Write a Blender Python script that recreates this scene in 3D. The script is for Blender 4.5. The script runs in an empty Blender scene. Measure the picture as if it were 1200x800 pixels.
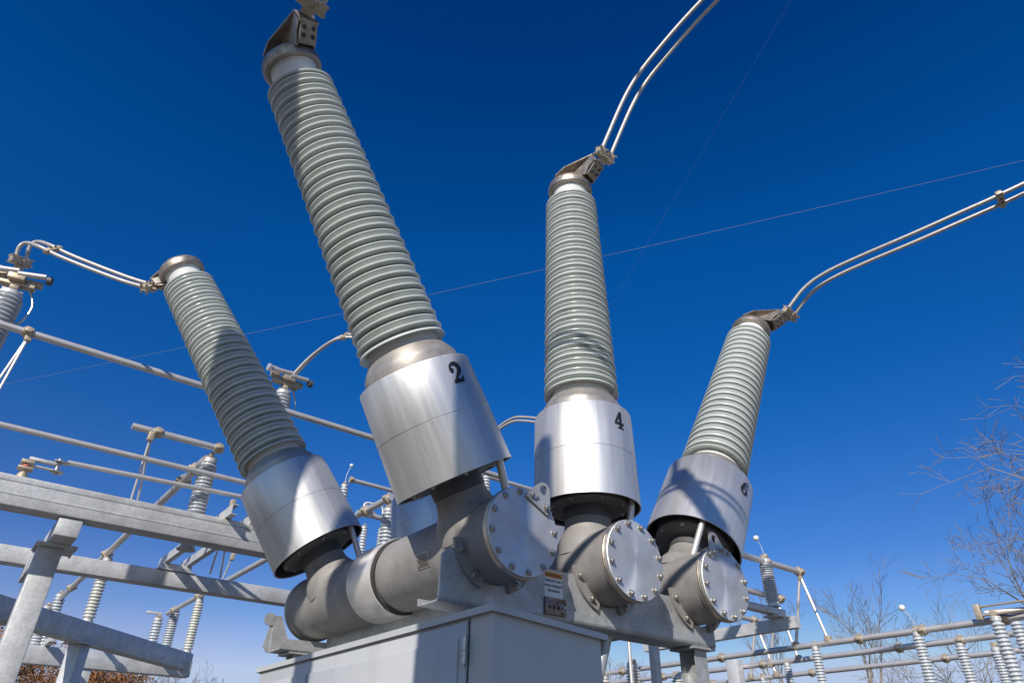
import bpy, math, random
from math import sin, cos, pi, radians, tan
from mathutils import Vector, Matrix, Quaternion, noise
from mathutils.geometry import tessellate_polygon
random.seed(7)

# ------------------------------------------------------------------ camera, sky, sun, exposure
sc = bpy.context.scene
COL = sc.collection
CAM_LOC = Vector((-2.82475, -3.48907, 1.60115))
CAM_ROT = (radians(122.798), radians(-0.6542), radians(-38.1612))
cd = bpy.data.cameras.new("camera")
cd.lens = 24.0; cd.sensor_width = 36.0; cd.clip_start = 0.05; cd.clip_end = 2000
cam = bpy.data.objects.new("camera", cd); COL.objects.link(cam)
cam.location = CAM_LOC; cam.rotation_euler = CAM_ROT
sc.camera = cam

SUN_DIR = Vector((-0.74, -0.55, 0.60)).normalized()      # towards the sun
sun_el = math.asin(SUN_DIR.z)
sun_rot = math.atan2(SUN_DIR.x, SUN_DIR.y)
w = bpy.data.worlds.new("World"); sc.world = w; w.use_nodes = True
nt = w.node_tree; nt.nodes.clear()
SKYCAP = (6.0, 7.4, 10.3)      # keeps the glare round the sun from flooding the shade
sky = nt.nodes.new('ShaderNodeTexSky'); sky.sky_type = 'NISHITA'; sky.sun_disc = False
sky.sun_elevation = sun_el; sky.sun_rotation = sun_rot
sky.altitude = 300; sky.air_density = 1.0; sky.dust_density = 0.9; sky.ozone_density = 6.0
gam = nt.nodes.new('ShaderNodeGamma'); gam.inputs[1].default_value = 1.24
hsv = nt.nodes.new('ShaderNodeHueSaturation'); hsv.inputs['Saturation'].default_value = 1.3
hsv.inputs['Hue'].default_value = 0.502
bg = nt.nodes.new('ShaderNodeBackground'); bg.inputs['Strength'].default_value = 0.078
out = nt.nodes.new('ShaderNodeOutputWorld')
nt.links.new(sky.outputs[0], hsv.inputs['Color']); nt.links.new(hsv.outputs[0], gam.inputs[0])
mn = nt.nodes.new('ShaderNodeVectorMath'); mn.operation = 'MINIMUM'; mn.inputs[1].default_value = (SKYCAP[0], SKYCAP[1], SKYCAP[2])
tcw = nt.nodes.new('ShaderNodeTexCoord'); sxy = nt.nodes.new('ShaderNodeSeparateXYZ'); nt.links.new(tcw.outputs['Generated'], sxy.inputs[0])
def ramp(pts):
    r = nt.nodes.new('ShaderNodeValToRGB'); r.color_ramp.interpolation = 'LINEAR'
    while len(r.color_ramp.elements) < len(pts): r.color_ramp.elements.new(.5)
    for e, (p, c) in zip(r.color_ramp.elements, pts): e.position = p; e.color = c + (1,)
    nt.links.new(sxy.outputs['Z'], r.inputs['Fac']); return r
# a clear winter sky: a little brighter half way up, pale air low over the horizon
rm = ramp([(0.0,(.5,.70,.46)),(.116,(.5,.665,.47)),(.255,(.5,.56,.48)),(.478,(.5,.645,.585)),(.64,(.5,.73,.655)),(.85,(.5,.50,.525))])
ra = ramp([(0.0,(.60,.06,0.)),(.05,(.47,.02,0.)),(.116,(.33,0.,0.)),(.18,(.13,0.,0.)),(.255,(.05,0.,0.)),(.33,(.026,0.,0.)),(.40,(.011,0.,0.)),(.478,(.004,0.,0.)),(.70,(0.,0.,0.))])
m1 = nt.nodes.new('ShaderNodeVectorMath'); m1.operation = 'MULTIPLY'; nt.links.new(gam.outputs[0], m1.inputs[0]); nt.links.new(rm.outputs[0], m1.inputs[1])
m2 = nt.nodes.new('ShaderNodeVectorMath'); m2.operation = 'SCALE'; m2.inputs['Scale'].default_value = 2.0; nt.links.new(m1.outputs[0], m2.inputs[0])
m3 = nt.nodes.new('ShaderNodeVectorMath'); m3.operation = 'SCALE'; m3.inputs['Scale'].default_value = 1/.078; nt.links.new(ra.outputs[0], m3.inputs[0])
m4 = nt.nodes.new('ShaderNodeVectorMath'); m4.operation = 'ADD'; nt.links.new(m2.outputs[0], m4.inputs[0]); nt.links.new(m3.outputs[0], m4.inputs[1])
nt.links.new(m4.outputs[0], mn.inputs[0]); nt.links.new(mn.outputs[0], bg.inputs[0]); nt.links.new(bg.outputs[0], out.inputs[0])
sl = bpy.data.lights.new("sun", 'SUN'); sl.energy = 4.9; sl.angle = radians(0.53); sl.color = (1.0, 0.945, 0.87)
so = bpy.data.objects.new("sun", sl); COL.objects.link(so)
so.rotation_euler = SUN_DIR.to_track_quat('Z', 'Y').to_euler(); so.location = (-20, -12, 16)
sc.view_settings.view_transform = 'Standard'; sc.view_settings.look = 'None'
sc.view_settings.exposure = 0.0; sc.view_settings.gamma = 1.0; sc.view_settings.use_curve_mapping = False

_R = cam.rotation_euler.to_matrix()
def at(px, py, **k):
    """point where the sight line through a measured spot meets a known plane x=, y=, z= (or depth d=)"""
    d = _R @ Vector(((px - 600) / 800.0, -(py - 400) / 800.0, -1.0))
    (a, v), = k.items()
    if a == 'd': return CAM_LOC + d * v
    i = 'xyz'.index(a)
    return CAM_LOC + d * ((v - CAM_LOC[i]) / d[i])

# ------------------------------------------------------------------ materials
def nmat(name, base=(.5,.5,.5), rough=.5, metal=0.0, var=0.15, scale=6.0, stretch=(1,1,1), bump=0.0, bscale=60.0,
         rvar=0.1, spots=None, aniso=0.0, radial=None, coat=0.0, spec=0.5, detail=6, bstretch=(1,1,1), spangle=0.0, streak=0.0):
    m = bpy.data.materials.new(name); m.use_nodes = True
    n = m.node_tree.nodes; l = m.node_tree.links; b = n['Principled BSDF']
    b.inputs['Metallic'].default_value = metal; b.inputs['Roughness'].default_value = rough
    b.inputs['Coat Weight'].default_value = coat; b.inputs['Coat Roughness'].default_value = 0.12
    b.inputs['Specular IOR Level'].default_value = spec
    tc = n.new('ShaderNodeTexCoord'); mp = n.new('ShaderNodeMapping'); mp.inputs['Scale'].default_value = stretch
    l.new(tc.outputs['Object'], mp.inputs['Vector'])
    nz = n.new('ShaderNodeTexNoise'); nz.inputs['Scale'].default_value = scale; nz.inputs['Detail'].default_value = detail
    nz.inputs['Roughness'].default_value = 0.62
    l.new(mp.outputs[0], nz.inputs['Vector'])
    cr = n.new('ShaderNodeValToRGB'); cr.color_ramp.elements[0].position = .32; cr.color_ramp.elements[1].position = .68
    cr.color_ramp.elements[0].color = tuple(c * (1 - var) for c in base) + (1,)
    cr.color_ramp.elements[1].color = tuple(min(1, c * (1 + var)) for c in base) + (1,)
    l.new(nz.outputs['Fac'], cr.inputs['Fac'])
    col = cr.outputs['Color']
    if spangle:
        vo = n.new('ShaderNodeTexVoronoi'); vo.inputs['Scale'].default_value = 55
        l.new(tc.outputs['Object'], vo.inputs['Vector'])
        sx = n.new('ShaderNodeSeparateColor'); l.new(vo.outputs['Color'], sx.inputs[0])
        mr0 = n.new('ShaderNodeMapRange'); mr0.inputs['To Min'].default_value = 1 - spangle; mr0.inputs['To Max'].default_value = 1 + spangle
        l.new(sx.outputs[0], mr0.inputs['Value'])
        mm = n.new('ShaderNodeVectorMath'); mm.operation = 'SCALE'
        l.new(col, mm.inputs[0]); l.new(mr0.outputs[0], mm.inputs['Scale']); col = mm.outputs[0]
    if spots:
        c2, sc2, lo, hi, amt = spots
        n2 = n.new('ShaderNodeTexNoise'); n2.inputs['Scale'].default_value = sc2; n2.inputs['Detail'].default_value = 8
        l.new(mp.outputs[0], n2.inputs['Vector'])
        mr = n.new('ShaderNodeMapRange'); mr.inputs['From Min'].default_value = lo; mr.inputs['From Max'].default_value = hi
        mr.inputs['To Max'].default_value = amt; l.new(n2.outputs['Fac'], mr.inputs['Value'])
        mx = n.new('ShaderNodeMix'); mx.data_type = 'RGBA'; l.new(mr.outputs[0], mx.inputs[0])
        l.new(col, mx.inputs[6]); mx.inputs[7].default_value = c2 + (1,); col = mx.outputs[2]
    l.new(col, b.inputs['Base Color'])
    if rvar:
        n3 = n.new('ShaderNodeTexNoise'); n3.inputs['Scale'].default_value = scale * 1.7; n3.inputs['Detail'].default_value = 5
        l.new(mp.outputs[0], n3.inputs['Vector'])
        mr = n.new('ShaderNodeMapRange'); mr.inputs['From Min'].default_value = .3; mr.inputs['From Max'].default_value = .7
        mr.inputs['To Min'].default_value = max(.05, rough - rvar); mr.inputs['To Max'].default_value = min(1, rough + rvar)
        l.new(n3.outputs['Fac'], mr.inputs['Value']); l.new(mr.outputs[0], b.inputs['Roughness'])
    if bump:
        n4 = n.new('ShaderNodeTexNoise'); n4.inputs['Scale'].default_value = bscale; n4.inputs['Detail'].default_value = 4
        mp4 = n.new('ShaderNodeMapping'); mp4.inputs['Scale'].default_value = bstretch
        l.new(tc.outputs['Object'], mp4.inputs['Vector']); l.new(mp4.outputs[0], n4.inputs['Vector'])
        bp = n.new('ShaderNodeBump'); bp.inputs['Strength'].default_value = bump; bp.inputs['Distance'].default_value = .01
        l.new(n4.outputs['Fac'], bp.inputs['Height']); l.new(bp.outputs[0], b.inputs['Normal'])
    if aniso:
        b.inputs['Anisotropic'].default_value = aniso
        if radial:
            tg = n.new('ShaderNodeTangent'); tg.direction_type = 'RADIAL'; tg.axis = radial
            l.new(tg.outputs[0], b.inputs['Tangent'])
    return m

M = dict(
 alu=nmat('brushed_aluminium', (.63,.62,.605), .44, .72, .10, 16, (1,1,.06), .035, 90, .05, spots=((.43,.385,.33), 5, .54, .74, .6), bstretch=(1,1,.04), aniso=.35, radial='Z'),
 cover=nmat('turned_aluminium', (.60,.605,.61), .42, .6, .10, 5, (1,1,1), .05, 60, .08, spots=((.40,.38,.36), 9, .55, .72, .35), aniso=.75, radial='Y'),
 sleeve=nmat('rolled_aluminium_sleeve', (.84,.79,.72), .36, .55, .05, 16, (1,.05,1), .04, 80, .05, bstretch=(1,.05,1), spots=((.48,.42,.36),9,.56,.7,.5)),
 ring=nmat('machined_ring', (.72,.60,.45), .38, 1.0, .15, 12, bump=.05, rvar=.1),
 cast=nmat('cast_aluminium', (.285,.268,.25), .62, .12, .13, 5, bump=.22, bscale=150, rvar=.1, spots=((.20,.185,.17), 11, .55, .72, .5)),
 galv=nmat('galvanised_steel', (.41,.42,.42), .47, .45, .16, 3.2, bump=.07, bscale=70, rvar=.12, spangle=.09, spots=((.66,.66,.65), 5, .55, .66, .5)),
 galv2=nmat('weathered_galvanised_steel', (.57,.57,.565), .55, .3, .13, 7, (1,1,1), bump=.10, bscale=60, rvar=.12, spangle=.10, spots=((.33,.32,.30), 3.5, .52, .72, .6)),
 bolt=nmat('bolt_steel', (.52,.49,.45), .38, .9, .2, 40, bump=.05, rvar=.12),
 porc=nmat('grey_glazed_porcelain', (.50,.535,.50), .33, 0, .07, 3, rvar=.06, coat=.08, spots=((.34,.35,.31), 5, .58, .74, .45)),
 porc_edge=nmat('thin_glaze_lip', (.72,.74,.70), .3, 0, .05, 6, rvar=.05),
 porc2=nmat('pale_glazed_porcelain', (.50,.525,.545), .2, 0, .06, 4, rvar=.05, coat=.3),
 porc3=nmat('ivory_glazed_porcelain', (.60,.60,.53), .22, 0, .06, 4, rvar=.05, coat=.3),
 white=nmat('white_cement_band', (.74,.73,.69), .6, 0, .06, 8, spots=((.5,.46,.4), 12, .58, .7, .4)),
 collar=nmat('collar_metal', (.42,.385,.345), .48, .6, .12, 7, bump=.06, bscale=80, spots=((.33,.29,.25), 8, .52, .68, .5)),
 cap=nmat('cap_metal', (.40,.35,.29), .45, .75, .25, 9, bump=.08, bscale=70, spots=((.30,.23,.17), 10, .5, .66, .7)),
 darkcast=nmat('dark_casting_and_shade', (.13,.125,.12), .6, .1, .2, 8, bump=.1, bscale=100),  # the flange's own dark tone; on the shield lining it stands for shade
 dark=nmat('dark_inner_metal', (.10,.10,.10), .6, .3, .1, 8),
 rubber=nmat('black_gasket', (.03,.03,.03), .6, 0, .1, 8),
 cable=nmat('aluminium_conductor', (.50,.465,.425), .5, .45, .12, 25, bump=.1, bscale=60, rvar=.1),
 clamp=nmat('cast_clamp', (.50,.42,.31), .55, .5, .15, 20, bump=.15, bscale=120),
 tube=nmat('aluminium_bus_tube', (.66,.63,.60), .45, .6, .06, 3, bump=.03, bscale=60, rvar=.06, spots=((.52,.48,.43), 5, .58, .75, .3)),
 box=nmat('light_grey_painted_steel', (.47,.478,.48), .42, 0, .03, 9, (1,1,.12), bump=.03, bscale=12, rvar=.07, coat=.1, spots=((.36,.355,.34), 5, .56, .74, .45)),
 ink=nmat('black_decal', (.018,.018,.02), .4, 0, .1, 30),
 labelw=nmat('white_label', (.78,.78,.76), .4, 0, .03, 30),
 labelo=nmat('orange_label', (.85,.33,.06), .4, 0, .05, 30),
 bronze=nmat('bronze_pad', (.26,.20,.165), .42, .8, .3, 30, bump=.1, bscale=100, rvar=.12),
 red=nmat('red_washer', (.55,.10,.06), .5, 0, .1, 30),
 bark=nmat('bare_bark', (.27,.20,.145), .85, 0, .3, 9, bump=.3, bscale=30, rvar=0),
 twig=nmat('fine_twigs', (.19,.16,.125), .85, 0, .25, 4, rvar=0),
 brown=nmat('rusty_foliage', (.27,.115,.035), .8, 0, .45, 1.2, rvar=0),
 gravel=nmat('crushed_stone', (.13,.12,.108), .9, 0, .35, 30, bump=.6, bscale=90, rvar=0, spots=((.09,.085,.075), .6, .45, .65, .6)),
 wire=nmat('steel_wire', (.26,.25,.25), .6, .2, .1, 4),
)

# ------------------------------------------------------------------ mesh helpers
class MB:
    def __init__(s): s.v = []; s.f = []
    def add(s, vs, fs, mx=None):
        o = len(s.v)
        s.v += [tuple(mx @ Vector(v)) if mx else tuple(v) for v in vs]
        s.f += [tuple(i + o for i in f) for f in fs]; return s
    def box(s, lo, hi, mx=None, bev=0.0):
        x0,y0,z0 = lo; x1,y1,z1 = hi
        if bev <= 0:
            vs = [(x0,y0,z0),(x1,y0,z0),(x1,y1,z0),(x0,y1,z0),(x0,y0,z1),(x1,y0,z1),(x1,y1,z1),(x0,y1,z1)]
            fs = [(0,3,2,1),(4,5,6,7),(0,1,5,4),(1,2,6,5),(2,3,7,6),(3,0,4,7)]
            return s.add(vs, fs, mx)
        import bmesh
        bm = bmesh.new(); bmesh.ops.create_cube(bm, size=1)
        for v in bm.verts:
            v.co = Vector(((x0+x1)/2 + v.co.x*(x1-x0), (y0+y1)/2 + v.co.y*(y1-y0), (z0+z1)/2 + v.co.z*(z1-z0)))
        bmesh.ops.bevel(bm, geom=bm.edges[:], offset=bev, segments=2, affect='EDGES', profile=.5)
        bm.verts.index_update()
        s.add([v.co.copy() for v in bm.verts], [tuple(v.index for v in f.verts) for f in bm.faces], mx); bm.free(); return s
    def lathe(s, prof, seg=48, mx=None, caps=True):
        """prof = [(r, z)] revolved about z"""
        vs = []; fs = []
        for r, z in prof:
            for k in range(seg):
                a = 2*pi*k/seg; vs.append((r*cos(a), r*sin(a), z))
        for j in range(len(prof)-1):
            for k in range(seg):
                k2 = (k+1) % seg
                fs.append((j*seg+k, j*seg+k2, (j+1)*seg+k2, (j+1)*seg+k))
        if caps:
            if prof[0][0] > 1e-5: fs.append(tuple(range(seg))[::-1])
            if prof[-1][0] > 1e-5: fs.append(tuple((len(prof)-1)*seg + k for k in range(seg)))
        return s.add(vs, fs, mx)
    def tube(s, pts, r, seg=12, caps=True):
        pts = [Vector(p) for p in pts]; n = len(pts)
        rr = r if isinstance(r, (list, tuple)) else [r]*n
        t0 = (pts[1]-pts[0]).normalized(); up = Vector((0,0,1)) if abs(t0.z) < .9 else Vector((1,0,0))
        u = t0.cross(up).normalized(); vs = []; fs = []
        for i, p in enumerate(pts):
            t = (pts[min(i+1,n-1)] - pts[max(i-1,0)]).normalized()
            u = (u - t*u.dot(t)).normalized(); v = t.cross(u)
            for k in range(seg):
                a = 2*pi*k/seg; vs.append(p + (u*cos(a) + v*sin(a))*rr[i])
        for j in range(n-1):
            for k in range(seg):
                k2 = (k+1) % seg; fs.append((j*seg+k, j*seg+k2, (j+1)*seg+k2, (j+1)*seg+k))
        if caps: fs.append(tuple(range(seg))[::-1]); fs.append(tuple((n-1)*seg+k for k in range(seg)))
        return s.add(vs, fs)
    def prism(s, poly, t0, t1, fr):
        """poly in 2D extruded between t0 and t1; fr maps (a,b,t) -> point"""
        n = len(poly)
        tris = tessellate_polygon([[Vector((a, b, 0)) for a, b in poly]])
        vs = [fr(a,b,t0) for a,b in poly] + [fr(a,b,t1) for a,b in poly]
        fs = [tuple(t) for t in tris] + [tuple(i+n for i in t)[::-1] for t in tris]
        fs += [(i, (i+1)%n, n+(i+1)%n, n+i) for i in range(n)]
        return s.add(vs, fs)
    def hexbolt(s, mx, r=.018, h=.014, wash=True):
        if wash: s.lathe([(r*1.35,0),(r*1.35,.004),(0.0001,.004)], 18, mx)
        s.lathe([(r,.004),(r,h*.8),(r*.86,h),(.0001,h)], 6, mx)
        s.lathe([(r*.5,h),(r*.5,h+.010),(.0001,h+.010)], 10, mx); return s
    def mesh(s, name, mat, ang=35, fix=True):
        me = bpy.data.meshes.new(name); me.from_pydata([tuple(v) for v in s.v], [], s.f); me.update()
        if fix:
            import bmesh
            bm = bmesh.new(); bm.from_mesh(me); bmesh.ops.recalc_face_normals(bm, faces=bm.faces); bm.to_mesh(me); bm.free()
        me.materials.append(M[mat] if isinstance(mat, str) else mat)
        me.shade_smooth(); me.set_sharp_from_angle(angle=radians(ang)); return me
    def obj(s, name, mat, parent=None, ang=35, loc=None, rot=None, fix=True):
        o = bpy.data.objects.new(name, s.mesh(name, mat, ang, fix)); COL.objects.link(o)
        if parent is not None: o.parent = parent
        if loc is not None: o.location = loc
        if rot is not None: o.rotation_mode = 'QUATERNION'; o.rotation_quaternion = rot
        return o

def tag(o, label=None, cat=None, group=None, kind=None):
    if label: o['label'] = label
    if cat: o['category'] = cat
    if group: o['group'] = group
    if kind: o['kind'] = kind
    return o
def empty(name, loc, label, cat, group=None):
    o = bpy.data.objects.new(name, None); COL.objects.link(o); o.location = loc; o.empty_display_size = .2
    return tag(o, label, cat, group)
def inst(name, me, parent, loc=None, rot=None, label=None):
    o = bpy.data.objects.new(name, me); COL.objects.link(o); o.parent = parent
    if loc is not None: o.location = loc
    if rot is not None: o.rotation_mode = 'QUATERNION'; o.rotation_quaternion = rot
    if label: o['label'] = label
    return o
def frame_mx(origin, zdir, xhint=(1,0,0)):
    z = Vector(zdir).normalized(); x = Vector(xhint); x = (x - z*x.dot(z)).normalized(); y = z.cross(x)
    m = Matrix((x, y, z)).transposed().to_4x4(); m.translation = Vector(origin); return m
def bez(p, n=24):
    """Catmull-Rom through points"""
    p = [Vector(q) for q in p]; q = [2*p[0]-p[1]] + p + [2*p[-1]-p[-2]]; outp = []
    m = max(2, n//(len(p)-1))
    for i in range(1, len(q)-2):
        for k in range(m):
            t = k/m; a,b,c,d = q[i-1],q[i],q[i+1],q[i+2]
            outp.append(.5*((2*b)+(c-a)*t+(2*a-5*b+4*c-d)*t*t+(3*b-a-3*c+d)*t**3))
    outp.append(p[-1]); return outp

# ------------------------------------------------------------------ ground
g = MB(); g.add([(-600,-600,0),(600,-600,0),(600,600,0),(-600,600,0)], [(0,1,2,3)])
tag(g.obj('ground', 'gravel', fix=False), kind='structure')

# ------------------------------------------------------------------ breaker poles
R = .30; P = 3.5646*R; ZT = 3.0
YA, YB, YL = 1.6134*R, 8.8625*R, 11.1831*R
TX = tan(radians(30.25)); TB = tan(radians(17.64))
T_SB, T_ST, T_BB, T_BT = 1.66*R, 4.42*R, 5.33*R, 13.08*R

# --- shared bushing meshes (local z = bushing axis, origin on tank axis)
def shed_profile():
    n = 22; L = T_BT - T_BB; p = L/n; pr = []
    r0, r1 = .3405, .2775
    base = [(0.00,.75),(.17,.75),(.265,.965),(.295,.992),(.37,1.0),(.435,.985),(.50,.85),
            (.54,.85),(.70,.905),(.85,.945),(.87,.962),(.925,.962),(.945,.945),(.965,.84)]
    for i in range(n):
        for a, b in base:
            z = T_BB + (i + a)*p; R_ = r0 + (r1-r0)*((i+a)/n); pr.append((R_*b, z))
    pr.append((r1*.80, T_BT)); pr.append((r1*.99, T_BT+.012)); pr.append((r1*1.0, T_BT+.026)); pr.append((r1*.96, T_BT+.036)); pr.append((r1*.60, T_BT+.046))
    # wide flat skirt under the lowest shed
    return [(r0*.74, T_BB+.002),(r0*.80,T_BB-.014),(r0*.985,T_BB-.036),(r0*1.0,T_BB-.030),(r0*.97,T_BB-.012)] + pr
_pr = shed_profile()
m_sheds = MB().lathe(_pr, 72).mesh('bushing', 'porc', 40)
m_sheds.materials.append(M['porc_edge'])
def _edge_faces():
    # the glaze runs thin on the lower lip of every shed: those narrow faces show pale
    for p in m_sheds.polygons:
        if len(p.vertices) != 4: continue
        js = sorted({v//72 for v in p.vertices})
        if len(js) == 2 and js[0] >= 5 and (js[0]-5) % 14 in (3, 10) and js[0] < 5+14*22: p.material_index = 1
_edge_faces()
zc0, zc1 = T_ST-.012, T_BB-.05
m_collar = MB().lathe([(.36,zc0-.02),(.362,zc0+.085),(.352,zc0+.105),(.302,zc0+.185),(.295,zc0+.193),(.26,zc0+.194)], 64).mesh('collar','collar',30)
m_band = MB().lathe([(.272,zc0+.19),(.266,T_BB+.003)], 64).mesh('white_band','white')
sr0, sr1, sm = 1.478*R, 1.4282*R, (T_SB+T_ST)/2
srm = (sr0+sr1)/2
m_shield = MB().lathe([(sr0-.006,T_SB),(sr0,T_SB+.001),(srm+.0005,sm-.004),(srm-.002,sm-.002),(srm-.002,sm+.002),(srm+.0015,sm+.004),
    (sr1,T_ST-.012),(sr1-.004,T_ST-.004),(sr1-.012,T_ST),(.34,T_ST+.004),(.34,T_ST-.004),(sr1-.012,T_ST-.008),(sr1-.012,T_ST-.03),(sr0-.012,T_SB+.004),(sr0-.006,T_SB)], 96, caps=False).mesh('shield','alu',30)
m_inner_shade = MB().lathe([(sr0-.016,T_SB+.010),(srm-.017,sm),(sr1-.017,T_ST-.035)], 96, caps=False).mesh('shield_shade','darkcast',60)  # dark lining added; its colour stands in for shade inside the shield
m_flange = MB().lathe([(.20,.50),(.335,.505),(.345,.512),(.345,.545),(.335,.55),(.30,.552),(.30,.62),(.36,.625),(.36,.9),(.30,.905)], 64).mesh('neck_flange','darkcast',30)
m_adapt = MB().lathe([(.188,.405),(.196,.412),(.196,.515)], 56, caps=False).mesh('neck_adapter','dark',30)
m_fbolt = MB().hexbolt(frame_mx((0,0,0), (0,0,-1)), .014, .012).mesh('bolt','bolt',30)
neck = T_BT+.045
m_neckband = MB().lathe([(.19,neck-.01),(.19,neck+.16),(.196,neck+.17),(.196,neck+.20)], 48).mesh('white_band','white')
m_cap = MB().lathe([(.18,neck+.188),(.205,neck+.172),(.230,neck+.172),(.241,neck+.18),(.246,neck+.205),(.246,neck+.245),(.241,neck+.265),(.225,neck+.288),(.197,neck+.302),(.15,neck+.308),(.0001,neck+.310)], 64, caps=False).mesh('cap','cap',30)
m_under = MB().lathe([(.215,neck+.09),(.245,neck+.096),(.22,neck+.12)],48)
CAPZ = neck + .310

TILT = Matrix.Translation((-.2,0,CAPZ)) @ Matrix.Rotation(radians(-26),4,'Y') @ Matrix.Translation((.2,0,-CAPZ))
def terminal_mesh():
    """wedge bracket leaving the cap along local +x, ends in a bolted pad"""
    b = MB(); z = CAPZ
    top = [(-.17,-.10),(-.195,-.05),(-.195,.05),(-.17,.10),(-.05,.195),(.08,.20),(.40,.085),(.40,-.085),(.08,-.20),(-.05,-.195)]
    b.prism(top, z-.004, z+.012, lambda a,c,t:(a,c,t))
    # webs below the plate, closing to the pad
    b.prism([(.08,z-.004),(.40,z-.004),(.40,z-.10),(.30,z-.13),(.22,z-.20)], .075, .088, lambda a,c,t:(a,t,c))
    b.prism([(.08,z-.004),(.40,z-.004),(.40,z-.10),(.30,z-.13),(.22,z-.20)], -.088, -.075, lambda a,c,t:(a,t,c))
    b.box((.385,-.088,z-.12),(.405,.088,z+.004), bev=.003)
    b.prism([(.235,z-.19),(.258,z-.20),(.40,z-.12),(.385,z-.105)], -.075, .075, lambda a,c,t:(a,t,c))
    b.v = [tuple(TILT @ Vector(v)) for v in b.v]
    b.lathe([(.15,z-.01),(.13,z+.035),(.0001,z+.036)],32)
    return b.mesh('terminal_bracket','cap',30)
m_term = terminal_mesh()
tb = MB()
for dx in (-.045,.045):
    for dy in (-.038,.038):
        nrm = Vector((.55,0,-.83)).normalized(); c = Vector((.325,dy*1.1,CAPZ-.150)) + Vector((.83,0,.55))*dx*.7
        tb.hexbolt(frame_mx(c, nrm), .021, .018)
tb.v = [tuple(TILT @ Vector(v)) for v in tb.v]
m_tbolts = tb.mesh('terminal_bolts','dark',30)
def tilt_by(deg):
    return Matrix.Translation((-.2,0,CAPZ)) @ Matrix.Rotation(radians(deg),4,'Y') @ Matrix.Translation((.2,0,-CAPZ))

def tank_neck(fwd_y, d):
    m = frame_mx((0, fwd_y, 0), d, (1,0,0)); b = MB()
    prof = [(.275,.10),(.262,.20),(.236,.262),(.212,.30),(.198,.34),(.190,.39),(.186,.44),(.186,.50)]
    b.lathe(prof, 56, m, caps=False); return b

def digit_mesh(ch, rc):
    """fat serif numerals as stroke outlines; (x across, y up), height 1"""
    polys = []
    def stroke(pts, w):
        pts = [Vector((a,b)) for a,b in pts]; L=[];Rr=[]
        for i,p in enumerate(pts):
            t = (pts[min(i+1,len(pts)-1)]-pts[max(i-1,0)]).normalized(); nn = Vector((-t.y,t.x))
            L.append(p+nn*w[i]/2); Rr.append(p-nn*w[i]/2)
        for i in range(len(pts)-1): polys.append([L[i],L[i+1],Rr[i+1],Rr[i]])
    def disc(x,y,r): polys.append([Vector((x+r*cos(2*pi*k/18), y+r*sin(2*pi*k/18))) for k in range(18)])
    if ch == '2':
        arc = [(.30+.26*cos(a), .68+.25*sin(a)) for a in [radians(q) for q in range(190,-41,-14)]]
        ws = [.07+.17*max(0, min(1,(k-2)/10)) for k in range(len(arc))]
        stroke(arc, ws); disc(.12,.63,.11)
        stroke([arc[-1],(.38,.38),(.24,.24),(.12,.13),(.07,.07)], [.23,.17,.11,.08,.06])
        polys.append([Vector(q) for q in ((.02,0),(.60,0),(.66,.30),(.60,.30),(.55,.20),(.45,.17),(.16,.19),(.04,.14))])
    elif ch == '4':
        polys.append([Vector(q) for q in ((.31,1),(.52,1),(.52,0),(.31,0))])
        polys.append([Vector(q) for q in ((.33,1),(.42,.82),(.15,.36),(.0,.34))])
        polys.append([Vector(q) for q in ((0,.37),(.66,.37),(.66,.23),(0,.23))])
        polys.append([Vector(q) for q in ((.20,.09),(.64,.09),(.64,0),(.20,0))])
    else:
        ring = [(.31+.21*cos(a), .31+.235*sin(a)) for a in [radians(q) for q in range(90,451,15)]]
        stroke(ring, [.08+.14*abs(sin(radians(q-90))) for q in range(90,451,15)])
        arc = [(.15,.36),(.13,.50),(.17,.66),(.25,.82),(.36,.92),(.48,.93)]
        stroke(arc, [.18,.20,.20,.15,.09,.06]); disc(.50,.82,.10)
    b = MB(); H = .160
    # the numeral is pasted on the curved face: local frame a(across), h(along axis)
    for layer, pl in enumerate(polys):
        dr = .0042 + .0002*layer
        dense = []
        for i,p in enumerate(pl):
            q = pl[(i+1)%len(pl)]; k = max(1, int((q-p).length/.08))
            for j in range(k): dense.append(p+(q-p)*j/k)
        c = sum(dense, Vector((0,0)))/len(dense)
        tris = tessellate_polygon([[Vector((v.x,v.y,0)) for v in dense]])
        vs = []
        for v in dense:
            a = (v.x-.33)*H; h = (v.y-.5)*H
            rr = rc + dr; vs.append((rr*sin(a/rc), -rr*cos(a/rc), h))
        b.add(vs, [tuple(t) for t in tris])
    return b
DIG_T = {'2':1.18,'4':1.17,'6':1.15}; DIG_A = {'2':2.7,'4':.5,'6':5.0}

def bolt_circle(n, r, y, off=0.0, br=.0175, bh=.018, skip=()):
    res = []
    for k in range(n):
        if k in skip: continue
        a = 2*pi*k/n + off; res.append(Vector((r*cos(a), y, r*sin(a))))
    return res
m_cbolt = MB().hexbolt(frame_mx((0,0,0),(0,-1,0)), .0195, .020).mesh('bolt','bolt',30)

def frame_plate(ext, lo=(0,1,2)): pass

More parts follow.
